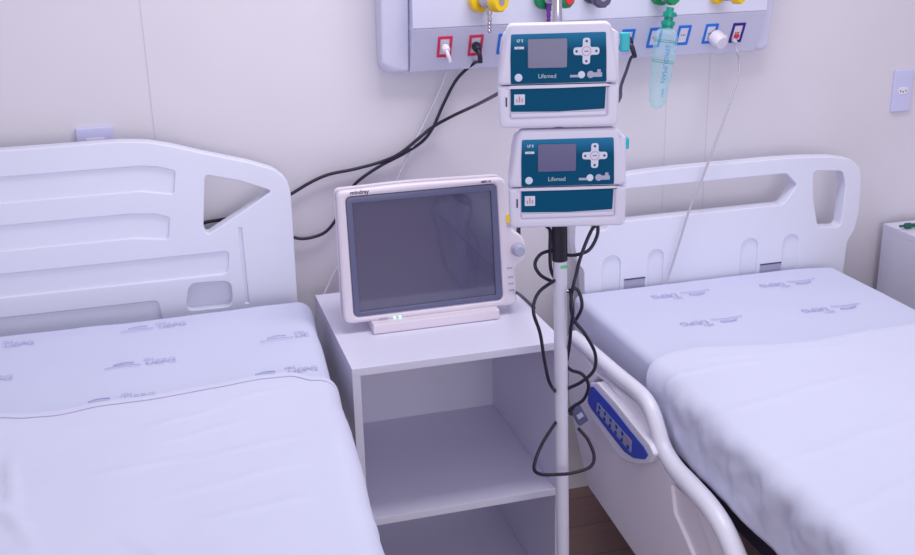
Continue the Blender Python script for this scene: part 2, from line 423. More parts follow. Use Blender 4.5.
# big white plug at the last blue socket and the pale cord of the purple one
t_ = s7+FX*.014-FZ*.001
o = link('power_adapter', join(lathe([(.018, 0), (.0215, .004), (.0215, .034), (.017, .04)], 24, frame_to(t_+FN*.003-FZ*.006, FN+Vector((.15, 0, 0))))), SOCK)
tag(o, 'round white power plug covering most of the rightmost blue socket', 'plug')
r_ = thing('white_hanging_cord', 'pale cord from the purple socket hanging down in front of the right headboard', 'cable', s8)
link('plug', lathe([(.006, 0), (.007, .003), (.005, .018)], 14, frame_to(s8-FZ*.021-FX*.006+FN*.002, FN)), WCAB, r_)
link('wire', tube([s8-FZ*.021-FX*.006+FN*.018, at(736.5, 50, 2.70), at(739.5, 60, 2.70), at(738.3, 76, 2.69), at(728, 108.6, 2.67), at(713.5, 147.5, 2.655), at(701.6, 180, 2.655), at(688.6, 212, 2.655), at(680, 240, 2.655), at(667, 281, 2.655), at(660, 300, 2.655)], .0034), GREYC, r_)

# soft humidifier bag hung from the green valve
BY = 2.64
tp, bt = at(667.5, 27, BY), at(656, 109, BY)
bag = thing('oxygen_bottle', 'clear light blue plastic bottle with green cap hanging under the green gas valve', 'bottle', bt)
ax = (tp-bt); L = ax.length
m = frame_to(tp, -ax)
prof = [(.010, -.002), (.018, .003), (.032, .010), (.0385, .022), (.0395, .04), (.0385, .08), (.0365, .115), (.034, .150), (.031, .170), (.027, L-.016), (.018, L-.005), (.004, L)]
bm = lathe(prof, 32); bm.transform(m @ Matrix.Diagonal((1, .7, 1, 1))); link('bottle_body', bm, CLEAR, bag)
bm = lathe([(.015, .006), (.015, -.004), (.018, -.005), (.018, -.015), (.012, -.016), (.012, -.026), (.017, -.027), (.017, -.038), (.010, -.040), (.010, -.05)], 20, m); link('cap', bm, GRNB, bag, label='green screw cap')
link('spout', lathe([(.004, 0), (.005, .004), (.005, .016)], 12, frame_to(tp+Vector((.006, -.002, .028)), (1, 0, .15))), GRNB, bag)
def ring(z, r): 
    Q = [m @ Vector((r*cos(t), .7*r*sin(t), z)) for t in [i*2*pi/24 for i in range(24)]]; return tube(Q, .0008, 1, True, 2, False)
link('level_line', ring(.036, .0400), GRNB, bag); link('level_line', ring(.088, .0388), GRNB, bag)
c = m @ Vector((-.0, 0, .092)); dv = ax.normalized()
tx = -dv; nrm = Vector((0, -1, 0)); ty = nrm.cross(tx); ty.normalize(); nn = tx.cross(ty)
tm = Matrix((tx, ty, nn)).transposed().to_4x4(); tm.translation = c+nn*.0290+Vector((-.006, 0, 0))
link('printed_name', text('EPROUMAN', .0185, tm, .0003, 0), CYANM, bag)
tm2 = tm.copy(); tm2.translation = m @ Vector((-.001, 0, .168)) + nn*.0235
link('printed_mark', text('EPRO', .009, tm2, .0003), CYANM, bag)

# ---------------------------------------------------------------- wall outlets
def wall_outlet(x0, x1, z0, z1, label, holes=True):
    t = thing('wall_outlet', label, 'outlet', ((x0+x1)/2, WY, (z0+z1)/2))
    link('cover_plate', plate(rrect(x0, x1, z0, z1, .004), [], WY-.009, WY, .003), SOCKB, t)
    xm, zm = (x0+x1)/2, (z0+z1)/2
    hexa = [(-.019, 0), (-.012, .011), (.012, .011), (.019, 0), (.012, -.011), (-.012, -.011)]
    if holes:
        link('socket_insert', plate(roundp([(xm+a, zm+b) for a, b in hexa], .002), [], WY-.0105, WY-.004, .001), SOCK, t)
        hs = []
        for dx, dz in ((-.0095, 0), (.0095, 0), (0, -.003)):
            q = bmesh.new(); bmesh.ops.create_circle(q, cap_ends=True, radius=.0024, segments=12); q.transform(mv((xm+dx, WY-.0108, zm+dz)) @ Matrix.Rotation(pi/2, 4, 'X')); hs.append(q)
        link('pin_holes', join(*hs), TXTD, t)
    else: link('switch_insert', plate(rrect(xm-.022, xm+.022, zm-.034, zm+.034, .004), [], WY-.0105, WY-.004, .001), SOCK, t)
p, q = at(889.5, 112, WY), at(912.5, 68.5, WY)
wall_outlet(p.x, q.x, p.z, q.z, 'bluish white wall socket plate on the bare wall above the right cabinet')
p, q = at(75, 128, WY), at(112.5, 127, WY)
wall_outlet(p.x, q.x, p.z-.12, p.z, 'white wall plate half hidden behind the top of the left headboard', False)

# ---------------------------------------------------------------- bedside cabinets
def cabinet(x0, y0, w, d, h, label, rz=0, sh=(.358,)):
    t = thing('bedside_cabinet', label, 'cabinet', (x0, y0, 0), rz, 'open white bedside cabinets')
    T = .019
    L = lambda n, b, m=LAM: link(n, b, m, t, local=True, smooth=30)
    L('top_panel', box(0, w, 0, d, h-T, h, .0012))
    L('side_panel', box(0, T, .001, d, .0, h-T, .001)); L('side_panel', box(w-T, w, .001, d, .0, h-T, .001))
    for z in sh: L('shelf', box(T, w-T, .002, d-.012, z, z+T, .001))
    L('bottom_panel', box(T, w-T, .002, d-.012, .04, .04+T, .001))
    L('plinth', box(T, w-T, .03, .045, 0, .04), LAMB)
    L('back_panel', box(T, w-T, d-.012, d-.004, .04, h-T), LAMB)
    return t
cabinet(.376, 2.222, .506, .515, .765, 'open white laminate cabinet under the monitor, between the two beds', rad(0.0))
cabinet(2.165, 2.32, .5, .47, .768, 'white cabinet at the far right edge behind the right bed')
gp = atZ(909, 228.5, .768)
DGRN = mat('dark_green_plastic', S(12, 92, 78), .4)
t = thing('green_connector', 'small dark green connector lying on the right cabinet', 'connector', gp)
gx = Vector((cos(-.1), sin(-.1), 0))
link('connector_body', lathe([(.006, 0), (.009, .004), (.009, .02), (.006, .024), (.0065, .045), (.009, .048), (.009, .07)], 16, frame_to(gp+Vector((-.018, 0, .010)), gx)), DGRN, t)
link('connector_tip', lathe([(.004, 0), (.004, .016)], 12, frame_to(gp+Vector((-.033, .0015, .010)), gx)), DGRN, t)

# ---------------------------------------------------------------- beds: shared frame
def bed_frame(root, xl, xr, zt, yh, yf, X=.02):
    """steel platform, lift columns, base and castors"""
    bm = bmesh.new()
    for x in (xl, xr-.04): box(x, x+.04, yf, yh, zt-.05, zt, .004, bm=bm)
    for k in range(9):
        y = yf+.03+(yh-yf-.1)*k/8; box(xl+.04, xr-.04, y, y+.04, zt-.04, zt-.01, 0, bm=bm)
    link('platform', bm, DARK, root)
    bm = bmesh.new()
    for x in (xl+.12, xr-.17): box(x, x+.05, yf+.15, yh-.15, .16, .22, .004, bm=bm)
    for y in (yf+.15, yh-.2): box(xl+.06, xr-.06, y, y+.05, .165, .215, .004, bm=bm)
    link('base', bm, FRAMEG, root)
    xm = (xl+xr)/2
    for y in (yf+.45, yh-.5):
        link('lift_column', box(xm-.07, xm+.07, y-.06, y+.06, .2, zt-.04, .006), FRAMEG, root)
    for x in (xl+.12, xr-.12):
        for y in (yf+.17, yh-.17):
            c = link('castor', join(lathe([(.03, -.013), (.052, -.013), (.055, -.008), (.055, .008), (.052, .013), (.03, .013)], 24, mv((x, y, .055)) @ Matrix.Rotation(pi/2, 4, 'Y'))), BLACK, root)
            link('fork', box(x-.022, x+.022, y-.02, y+.02, .1, .17, .004), FRAMEG, c)

# ---------- left bed
LBX = -.235
lb = thing('hospital_bed', 'left white hospital bed with solid ribbed headboard and triangular handle hole', 'bed', (LBX, 1.7, 0), group=None)
HY = 2.70
def xz(px, py, Y=HY): v = at(px, py, Y); return (v.x, v.z)
tR = [xz(120, 141.8), xz(148, 142.2), xz(172, 146), xz(200, 152.5), xz(250, 162.5), xz(274, 169.5), xz(286, 178), xz(290.5, 190), xz(293, 225), xz(297.5, 300)]
zt = tR[0][1]-.0005
right = [(x, z) for x, z in tR]; right += [(right[-1][0]-.004, .42)]
left = [(2*LBX-x, z) for x, z in right][::-1]
outl = right[::-1] + [(LBX, (right[0][1]+left[-1][1])/2)] + left[::-1]
outl = roundp(outl, .012, 3)
tri = roundp([xz(205, 175), xz(240, 181), xz(272, 191), xz(243, 211.5), xz(207, 235), xz(203.5, 226)], [.012, .02, .012, .02, .01, .006], 5)
triL = [(2*LBX-x, z) for x, z in tri]
def recess(tl, tr, br, bl, r): return roundp([xz(*tl), xz(*tr), xz(*br), xz(*bl)], r, 4)
def sym(pts, r):   # right-half pixel points, mirrored about the bed's middle
    R_ = [xz(*p) for p in pts]; Lp = [(2*LBX-x, z) for x, z in R_][::-1]; return roundp(R_+Lp, r, 4)
rec = [sym([(140, 166.5), (158, 167.3), (175, 171), (173.5, 194), (140, 191)], .008),
       sym([(130, 214.5), (155, 214.3), (169.5, 217.5), (168, 239), (135, 238)], .008),
       sym([(229, 251.5), (227.5, 273.5)], .012),
       sym([(158, 301), (164, 330)], .012)]
pocket = roundp([xz(189, 284), xz(231, 281), xz(233, 306), xz(186, 311)], .022, 5)
pocketL = [(2*LBX-x, z) for x, z in pocket]
vert = roundp([xz(238.5, 228), xz(241.5, 228), xz(249, 303), xz(245.5, 303)], .001, 2)
vertL = [(2*LBX-x, z) for x, z in vert]
TH = .045
hb = join(plate(outl, [tri, triL, pocket, pocketL], HY+.003, HY+TH-.004, .006, 3) if 0 else plate(outl, [tri, triL], HY+.027, HY+TH, .006, 3, sides='b'),
          plate(outl, [tri, triL, pocket, pocketL], HY+.006, HY+.028, .001, 1, sides=''),
          plate(outl, [tri, triL, pocket, pocketL, vert, vertL]+rec, HY, HY+.0065, .0055, 4, sides='f'))
link('headboard', hb, BEDP, lb)
bed_frame(lb, -.74, .29, .66, 2.69, .75)

# ---------- right bed
RBX = 1.54
rb = thing('hospital_bed', 'right white hospital bed with slotted headboard and raised side rail', 'bed', (RBX, 1.7, 0))
RY = 2.68
def xr(px, py): v = at(px, py, RY); return (v.x, v.z)
R_ = [xr(770, 159.5), xr(802, 157.3), xr(834, 156.8), xr(851, 159), xr(860, 167), xr(861.5, 178), xr(859, 213), xr(854.5, 231), xr(847.5, 241), xr(843, 275)]
R_ += [(R_[-1][0], .44)]
Lm = [(2*RBX-x, z) for x, z in R_]
outr = roundp(R_[::-1]+Lm, .01, 3)
hole = roundp([xr(813.5, 171), xr(843, 171), xr(846, 185), xr(840.5, 227), xr(818, 227), xr(813.5, 200)], .016, 5)
holeL = [(1.125+(2*RBX-x-1.125)*.55, max(z, .882+.2*(z-.84))) for x, z in hole]
sl = [xr(787, 173.5), xr(797.5, 185), xr(783.5, 204.5)]
slL = [(1.232, sl[2][1]), (1.218, sl[1][1]), (1.230, sl[0][1])]
slot = roundp(sl+slL, .01, 4)
def arch(px, py, w, px2):  # px: left, px2: right, py top
    a0, b0 = xr(px, py), xr(px2, py); z0 = a0[1]; r = (b0[0]-a0[0])/2; cx = (a0[0]+b0[0])/2
    P = [(cx+r*cos(t), z0-r+r*sin(t)) for t in [i*pi/10 for i in range(11)]]
    return P+[(cx-r, .64), (cx+r, .64)]
arches = [arch(603, 257, 0, 621), arch(649, 250.5, 0, 664), arch(742, 239.5, 0, 758.5), arch(784, 235.5, 0, 799.5)]
hb = join(plate(outr, [hole, holeL, slot], RY+.0055, RY+.045, .007, 3, sides='b'), plate(outr, [hole, holeL, slot]+arches, RY, RY+.006, .0055, 4, sides='f'))
hbo = link('headboard', hb, BEDP, rb)
for pa, pb in (((624, 279.5), (644.5, 289)), ((760, 264.5), (780, 274))):
    A, B = xr(*pa), xr(*pb)
    link('label_plate', plate(rrect(A[0], B[0], B[1]-.01, A[1], .001), [], RY-.0015, RY+.002, .0005), GREYL, hbo, label='grey label plate')
    link('label_edge', box(A[0], B[0], RY-.003, RY+.001, A[1]-.002, A[1]+.001), TXTD, hbo)
bed_frame(rb, 1.10, 1.90, .565, 2.67, .75)
link('mattress_bumper', box(1.078, 1.098, .8, 2.62, .50, .555, .006), BLACK, rb)

# side rail of the right bed
RX = 1.02
def yz(px, py, X=RX): v = atX(px, py, X); return (v.y, v.z)
tubepts = [atX(px, py, RX) for px, py in ((574, 337), (586, 347), (617, 374), (641, 394.5), (651, 409), (657.5, 428), (664, 449), (676, 469), (693, 488), (709, 506), (723, 527), (736, 556), (746, 585), (760, 640))]
T = tubepts
rl = link('side_rail', tube(T, .0185, 6, res=6, radii=lambda t: 1+.18*max(0, min(1, (t-.42)*6))), RAILT, rb, label='white raised side rail')
# panel under the tube: outline on the plane X = RX
up = [yz(572, 341), yz(586, 351), yz(600, 372), yz(640, 402), yz(648, 414), yz(660, 452), yz(672, 474), yz(705, 507), yz(718, 530), yz(742, 585), yz(757, 642)]
bo = [(yz(757, 642)[0]-.01, .30), yz(640, 555), yz(591.6, 485), yz(588, 470), yz(573, 400)]
pnl = roundp(up+bo, .012, 4)
gap = roundp([yz(597, 381), yz(602, 376), yz(615, 387), yz(626, 400), yz(622, 403), yz(608, 391)], .004, 3)
pk = roundp([yz(676, 483), yz(684, 487), yz(703, 514), yz(716, 550), yz(724, 590), yz(712, 590), yz(690, 536), yz(679, 512)], .008, 4)
pm = join(plate(pnl, [gap], RX-.004, RX+.016, .005, 3, 'YZ'), plate(pnl, [gap, pk], RX-.012, RX+.001, .004, 3, 'YZ'))
link('rail_panel', pm, RAILP, rl)
for px, py, qx, qy in ((637, 392, 641, 431), (577, 338, 580, 372)):
    a, b = atX(px, py, RX+.01), atX(qx, qy, RX)
    link('rail_bracket', tube([a, (a+b)/2+Vector((-.006, 0, 0)), b], .010, 4), RAILT, rl)
# nurse keypad
KX = RX-.03
kp = [yz(589.8, 387, KX), yz(593.5, 386.5, KX), yz(612, 407, KX), yz(630, 430, KX), yz(644, 447, KX), yz(648.5, 455, KX), yz(645, 459.5, KX), yz(634, 458, KX), yz(625, 452, KX), yz(607, 429, KX), yz(592, 409, KX), yz(588, 402, KX)]
kpo = [yz(588, 384, KX), yz(597, 382, KX), yz(616, 403, KX), yz(636, 428, KX), yz(649, 444, KX), yz(654, 455, KX), yz(649, 463, KX), yz(636, 464.5, KX), yz(621, 459.5, KX), yz(603, 434, KX), yz(588, 413, KX), yz(585, 403, KX)]
hs = link('keypad_housing', plate(roundp(kpo, .008, 3), [], KX, RX-.004, .004, 3, 'YZ'), RAILT, rl)
link('keypad', plate(roundp(kp, .006, 3), [], KX-.0022, KX+.001, .001, 2, 'YZ'), PADB, hs, label='blue keypad with small keys')
ga = [yz(598.5, 402, KX), yz(633, 441, KX), yz(632, 453, KX), yz(597, 411, KX)]
link('key_field', plate(roundp(ga, .002, 2), [], KX-.003, KX-.001, .0005, 1, 'YZ'), PADG, hs)
for i in range(6):
    for j in range(2):
        t_ = (i+.5)/6; A = Vector(ga[0]).lerp(Vector(ga[1]), t_); B = Vector(ga[3]).lerp(Vector(ga[2]), t_)
        c = A.lerp(B, .22+.56*j)
        link('key', lathe([(.0052, 0), (.0052, .0016), (.004, .0022)], 14, frame_to((KX-.003, c[0], c[1]), (-1, 0, 0))), KEYB if (i, j) != (5, 0) else TXTR, hs)
c = yz(593.5, 397, KX)
mtx = Matrix(((0, 0, -1, KX-.0024), (-1, 0, 0, c[0]), (0, 1, 0, c[1]), (0, 0, 0, 1)))
link('keypad_lettering', text('CLK', .009, mtx, .0003), TXTW, hs) if 0 else None

# ---------------------------------------------------------------- mattresses and linen
def soft_box(x0, x1, y0, y1, z0, z1, r, nx=40, ny=70, amp=.002, seed=0, bulge=.0):
    """rounded mattress: sheet-covered, gently wrinkled"""
    bm = box(x0, x1, y0, y1, z0, z1, r, 6)
    bmesh.ops.triangulate(bm, faces=[f for f in bm.faces if len(f.verts) > 4])
    es = [e for e in bm.edges if e.calc_length() > .12]
    for _ in range(5):
        es = [e for e in bm.edges if e.calc_length() > .03]
        if not es: break
        bmesh.ops.subdivide_edges(bm, edges=es, cuts=1, use_grid_fill=True)
    bmesh.ops.triangulate(bm, faces=bm.faces)
    for v in bm.verts:
        n = v.normal
        p = Vector((v.co.x*5+seed, v.co.y*7, v.co.z*5))
        d = noise.noise(p)*amp + noise.noise(p*3.1)*amp*.4
        v.co += n*d
    return bm
def logo_fn(surf_z, x, y, rz, k, root, n, word='UEPG'):
    """'HU UEPG' print with a swoosh, printed on the sheet"""
    m = mv((x, y, surf_z)) @ Matrix.Rotation(rz, 4, 'Z')
    link('sheet_print', join(text(word, .034*k, m @ mv(((.055 if len(word) > 2 else .026)*k, -.008*k, 0)), .0003, 0), text('HU', .020*k, m @ mv((.022*k, .018*k, 0)), .0003, 0),
         tube([m @ Vector(p) for p in ((-.10*k, -.018*k, 0), (-.05*k, -.010*k, 0), (-.002*k, -.016*k, 0))], .0010, 4, res=1),
         plate([(-.065*k, -.004*k), (-.035*k, -.006*k), (-.018*k, .0*k), (-.03*k, .012*k), (-.05*k, .008*k)], [], 0, .0006, .0001, 1, 'XY') if False else tube([m @ Vector(p) for p in ((-.075*k, 0, 0), (-.05*k, .01*k, 0), (-.02*k, .006*k, 0))], .0020*k, 4, res=1),
         ), INK, root)

# left mattress
LZ = .80
lm = thing('mattress', 'thick mattress on the left bed in a pale sheet printed with blue logos', 'mattress', (LBX, 1.7, .66))
bm = soft_box(-.76, .338, .78, 2.63, .662, LZ, .04, amp=.004, seed=3)
SK = .064
for v in bm.verts: v.co.x += SK*(v.co.y-2.45)
ls = link('fitted_sheet', bm, SHEET, lm, smooth=80)
def at_s(px, py, Z): v = atZ(px, py, Z); return v.x, v.y
for px, py in ((141, 362), (154, 326), (293, 335), (0, 345), (-24, 380), (118, 398), (283, 371)):
    x, y = at_s(px, py, LZ+.004); logo_fn(LZ+.0045, x, y, rad(1+(px % 3)), .78, ls, 0, 'UE' if px == 293 else 'UEPG')

# right mattress
RZ = .710
rm = thing('mattress', 'mattress on the right bed in a tight pale sheet with upside down logos', 'mattress', (RBX, 1.7, .55))
bm = soft_box(1.080, 1.888, .78, 2.664, .575, RZ, .022, amp=.0022, seed=8)
for v in bm.verts:
    dx = max(0, v.co.x-1.70)/.19; dy = max(0, v.co.y-2.50)/.13
    v.co.y -= .03*dx*dx*dy
rs = link('fitted_sheet', bm, SHEET, rm, smooth=80)
for px, py in ((682, 295), (713, 322), (789, 284), (833, 309)):
    x, y = at_s(px, py, RZ+.002); logo_fn(RZ+.0042, x, y, rad(180-2), .9, rs, 0)

# top sheets: grid draped over the mattress, hem at the head end
def interp(T_, x):
    if x <= T_[0][0]: return T_[0][1]
    for (a, b), (c, d) in zip(T_, T_[1:]):
        if x <= c: t = (x-a)/(c-a); t = t*t*(3-2*t)*.5+t*.5; return b+(d-b)*t
    return T_[-1][1]
def drape(xl, xr_, zt, zl, zr, hem, y1, r, seed, amp, folds, lift=.010, side=1, nu=150, nv=190, flare=.02, sideamp=1):
    W = xr_-xl; La = zt-zl; Lb = zt-zr
    tot = La+W+Lb; bm = bmesh.new(); G = []
    def prof(s):
        # returns (x, z, normal) along the section
        k = r*pi/2
        segs = [La-r, k, W-2*r, k, Lb-r]
        if s < segs[0]: return Vector((xl-flare*(1-s/segs[0]), 0, zl+s)), Vector((-1, 0, 0))
        s -= segs[0]
        if s < k: t = s/r; return Vector((xl+r-r*cos(t), 0, zt-r+r*sin(t))), Vector((-cos(t), 0, sin(t)))
        s -= k
        if s < segs[2]: return Vector((xl+r+s, 0, zt)), Vector((0, 0, 1))
        s -= segs[2]
        if s < k: t = s/r; return Vector((xr_-r+r*sin(t), 0, zt-r+r*cos(t))), Vector((sin(t), 0, cos(t)))
        s -= k
        return Vector((xr_+flare*s/max(segs[4], .01), 0, zt-r-s)), Vector((1, 0, 0))
    T_ = La+Lb-4*r+W+r*pi
    for i in range(nu+1):
        s = T_*i/nu; p, n = prof(min(s, T_-1e-5)); row = []
        y0 = interp(hem, p.x if abs(n.z) > .05 else (xl if n.x < 0 else xr_))
        sd = 1-abs(n.z)
        for j in range(nv+1):
            v = j/nv; y = y0+(y1-y0)*v
            q = Vector((p.x*3+seed, y*3, p.z*3))
            d = amp*(noise.noise(q)*1.1 + .45*noise.noise(q*2.7+Vector((5, 1, 2))) + .16*(1-abs(noise.noise(Vector((p.x*9+p.z*9+y*3, y*20-p.x*5, seed)))))**3 + .10*noise.noise(Vector((p.x*26, y*40, seed))))
            for fx, fy, fa, fl, fw, fh in folds:
                ddx, ddy = p.x-fx, y-fy
                al = ddx*cos(fa)+ddy*sin(fa); ac = -ddx*sin(fa)+ddy*cos(fa)+.02*noise.noise(Vector((al*6, seed, 0)))
                if abs(al) < fl*1.6 and sd < .6: d += fh*math.exp(-(ac/fw)**2)*math.exp(-(al/fl)**4)
            d += min(1, .25+abs(p.z-zl)*9)*sideamp*sd*(.0035*sin(y*38+5*noise.noise(Vector((y*4, seed, 1)))+p.z*22)*(.4+abs(noise.noise(Vector((y*5, p.z*4, seed+9))))*1.8)+.004*noise.noise(Vector((p.x*10, y*17, p.z*17)))+.0028*noise.noise(Vector((p.x*10, y*42, p.z*36)))) 
            e = min(1, (j/nv)*14)
            d = d*(.35+.65*e)+lift*.4
            row.append(bm.verts.new(p+Vector((0, y, 0))+n*(d+.003)))
        G.append(row)
    for i in range(nu):
        for j in range(nv): bm.faces.new((G[i][j], G[i][j+1], G[i+1][j+1], G[i+1][j]))
    me = bpy.data.meshes.new('sheet'); bm.normal_update(); 
    hemline = [G[i][3].co.copy()+Vector((0, 0, .0036)) for i in range(0, nu+1)]
    edge = [G[i][0].co.copy() for i in range(0, nu+1)]
    bm.to_mesh(me); bm.free(); return me, hemline, edge
def sheet(label, args, root_loc, rad_edge=.0032, skew=0):
    t = thing('top_sheet', label, 'sheet', root_loc)
    me, hl, ed = drape(**args)
    if skew:
        for v in me.vertices: v.co.x += skew*(v.co.y-2.45)
        for L_ in (hl, ed):
            for p in L_: p.x += skew*(p.y-2.45)
    o = link('sheet_fabric', me, TOPSH, t, smooth=180)
    md = o.modifiers.new('thick', 'SOLIDIFY'); md.thickness = .0025; md.offset = 1
    link('folded_hem', tube(ed, rad_edge, 1, res=3, smooth=False), TOPSH, t)
    return t, hl
def hp(l, Z): return sorted([(atZ(px, py, Z).x, atZ(px, py, Z).y) for px, py in l])
hemL = hp(((-60, 416), (0, 414), (40, 414), (70, 411), (110, 402), (160, 396), (230, 384), (270, 376), (300, 373), (323, 377)), LZ+.01)
def crease(px0, py0, px1, py1, Z, w, h):
    a, b = atZ(px0, py0, Z), atZ(px1, py1, Z); d = b-a; return ((a.x+b.x)/2, (a.y+b.y)/2, math.atan2(d.y, d.x), d.length/2, w, h)
foldsL = [crease(33, 463, 42, 515, LZ, .008, .011), crease(8, 495, 60, 535, LZ, .010, .009), crease(0, 505, 30, 520, LZ, .008, .005), crease(45, 520, 75, 555, LZ, .010, .005),
          crease(165, 540, 205, 558, LZ, .008, .006), crease(170, 430, 240, 412, LZ, .007, .003), crease(180, 448, 262, 425, LZ, .007, .003), crease(220, 462, 330, 438, LZ, .008, .003),
          crease(190, 500, 320, 470, LZ, .009, .003), crease(240, 405, 300, 392, LZ, .006, .0025), crease(120, 478, 210, 462, LZ, .010, .003), crease(240, 520, 350, 498, LZ, .009, .003)]
tsl, hl = sheet('white top sheet lying creased over the left bed', dict(xl=-.77, xr_=.338, zt=LZ+.004, zl=.60, zr=.60, hem=hemL, y1=.76, r=.04, seed=2, amp=.0055, folds=foldsL, flare=-.01, sideamp=.5), (LBX, 1.4, .70), skew=SK)
link('hem_stitching', tube(hl[55:-22] if 0 else hl, .0007, 1, res=1, smooth=False), HEM, tsl)
hemR = hp(((645, 371), (654, 362), (675, 354), (700, 349.5), (740, 348), (781, 346.5), (808, 343.5), (862, 333.5), (915, 325.5), (960, 322)), RZ+.01)
hemR = [(x, y) for x, y in hemR]
foldsR = [crease(650, 385, 760, 366, RZ, .008, .003), crease(720, 420, 860, 380, RZ, .012, .003), crease(780, 470, 915, 425, RZ, .012, .003), crease(700, 365, 850, 350, RZ, .007, .0025), crease(840, 520, 930, 480, RZ, .01, .003)]
tsr, hl = sheet('white top sheet draped over the right bed, its side hanging by the rail', dict(xl=1.060, xr_=1.912, zt=RZ+.006, zl=.566, zr=.52, hem=hemR, y1=.76, r=.035, seed=11, amp=.004, folds=foldsR, flare=.0, sideamp=1.5), (RBX, 1.4, .6))

# ---------------------------------------------------------------- patient monitor
MY = 2.43
mp = thing('patient_monitor', 'white patient monitor with dark switched-off screen on the open cabinet', 'monitor', (.62, MY+.03, .765))
def m2(px, py, Y=MY): v = at(px, py, Y); return (v.x, v.z)
body = roundp([m2(344.5, 325), m2(517.8, 304.5), m2(515, 268), m2(524.5, 262), m2(526.5, 247), m2(523, 236), m2(511.5, 230), m2(505.5, 177.5), m2(408, 184), m2(336.6, 192.3)], [.022, .02, .012, .014, .014, .014, .012, .02, .05, .014], 6)
bez = roundp([m2(354.5, 317.5), m2(503, 299.5), m2(496.5, 184), m2(345.8, 197.7)], .014, 6)
scr = [m2(360.5, 312.2), m2(496.2, 295), m2(491, 191.3), m2(352.4, 203.8)]
fr = link('housing', join(plate(body, [bez], MY, MY+.03, .007, 4), plate(body, [], MY+.008, MY+.05, .007, 3)), MONW, mp)
ctr = Vector(((body[0][0]+body[30][0])/2, 0))
link('rear_shell', plate([( .62+(x-.62)*.88, .955+(z-.955)*.86) for x, z in body], [], MY+.045, MY+.135, .02, 4), MONW, mp)
be = link('bezel', plate(bez, [roundp(scr, .002)], MY+.001, MY+.012, .002, 2), BEZ, mp, label='slate blue screen surround')
link('screen', plate(roundp(scr, .002), [], MY+.006, MY+.010, .0005, 1), SCREEN, mp, label='dark glossy glass screen')
zf = .7655
fx0, fx1 = at(371.5, 328, MY).x, at(497, 315, MY).x
link('foot', join(box(fx0, fx1, MY-.024, MY+.14, zf, at(371, 323, MY).z+.004, .004)), MONW, mp)
kx, kz = m2(517.5, 249)
link('control_knob', lathe([(.0175, 0), (.0175, .004), (.0145, .006), (.0140, .018), (.011, .021)], 28, frame_to((kx, MY-.0005, kz), (0, -1, 0))), GREYL, mp)
a, b = m2(506, 215), m2(511.3, 222.5)
link('alarm_key', plate(rrect(a[0], b[0], b[1], a[1]+.001, .002), [], MY-.002, MY+.001, .0006), YLED, mp, label='yellow alarm key')
a, b = m2(507, 223), m2(511, 227)
link('mute_key', plate(rrect(a[0], b[0], b[1], a[1], .002), [], MY-.002, MY+.001, .0006), GREYL, mp)
for i, (px, py) in enumerate(((509.5, 268), (510.5, 277), (511, 283.5), (511.5, 290))):
    a = m2(px, py); link('soft_key', plate(rrect(a[0]-.007, a[0]+.007, a[1]-.0022, a[1]+.0022, .001), [], MY-.0012, MY+.001, .0004), GREYL, mp)
def mtext(s, px, py, size, m_, nm, rt=0, sq=1):
    a = m2(px, py); return link(nm, text(s, size, mv((a[0], MY-.0004, a[1])) @ Matrix.Rotation(rt, 4, 'Y') @ XZ, .0004, .0002, squash=sq), m_, mp)
mtext('mindray', 359.5, 192.2, .0135, TXTD, 'brand_lettering')
mtext('iMEC 12', 486, 181.6, .007, TXTD, 'model_lettering')
for px in (394.5, 400):
    a = m2(px, 317.3 if px < 396 else 316.7); link('power_light', lathe([(.0032, 0), (.003, .0012)], 14, frame_to((a[0], MY-.0003, a[1]), (0, -1, 0))), LED, mp, label='lit green lamp')
a = m2(383.5, 318.8); link('power_key', plate(rrect(a[0]-.010, a[0]+.010, a[1]-.003, a[1]+.003, .002), [], MY-.0015, MY+.001, .0005), GREYL, mp)

# ---------------------------------------------------------------- IV pole
PX, PY = .811, 2.05
LEAN = -rad(1.12)
pole = thing('iv_pole', 'white IV pole standing in front of the open cabinet, with black ribbed collar', 'pole', (PX-.0085+.0, PY, 0), 0, None, 0)
def PL(z): return Vector((PX+.0035-(z-.35)*.0205, PY, z))       # the pole leans very slightly
zc0, zc1 = at(560, 258.5, PY).z, at(560, 224, PY).z
def seg(z0, z1, r, prof=None): 
    a, b = PL(z0), PL(z1); d = b-a; return lathe([(r, 0), (r, d.length)], 32, frame_to(a, d))
link('lower_tube', seg(.09, zc0, .0145), POLEW, pole)
a, b = PL(zc0-.004), PL(1.12); bm = bmesh.new(); n = 48
R1 = []
for z_ in (0, (b-a).length):
    R1.append([bm.verts.new(((.0162 if i % 2 else .0150)*cos(2*pi*i/n), (.0162 if i % 2 else .0150)*sin(2*pi*i/n), z_)) for i in range(n)])
for i in range(n): bm.faces.new((R1[0][i], R1[0][(i+1) % n], R1[1][(i+1) % n], R1[1][i]))
bm.faces.new(R1[0][::-1]); bm.faces.new(R1[1]); bm.transform(frame_to(a, b-a))
link('height_collar', bm, GRIP, pole, smooth=20, label='black ribbed collar')
link('upper_tube', seg(1.11, 2.0, .0095), STEEL, pole, label='thin steel upper tube')
p = PL(2.0)
for k in range(4):
    an = k*pi/2+.4; d = Vector((cos(an), sin(an), 0))
    link('hook', tube([p, p+d*.05+Vector((0, 0, -.005)), p+d*.09+Vector((0, 0, .01)), p+d*.10+Vector((0, 0, .035))], .004, 6), STEEL, pole)
g = at(564, 267, PY-.0145)
link('sticker', plate(rrect(g.x-.0075, g.x+.0075, g.z-.0035, g.z+.0035, .001), [], PY-.0152, PY-.0138, .0003), GREENL, pole, label='small green sticker')
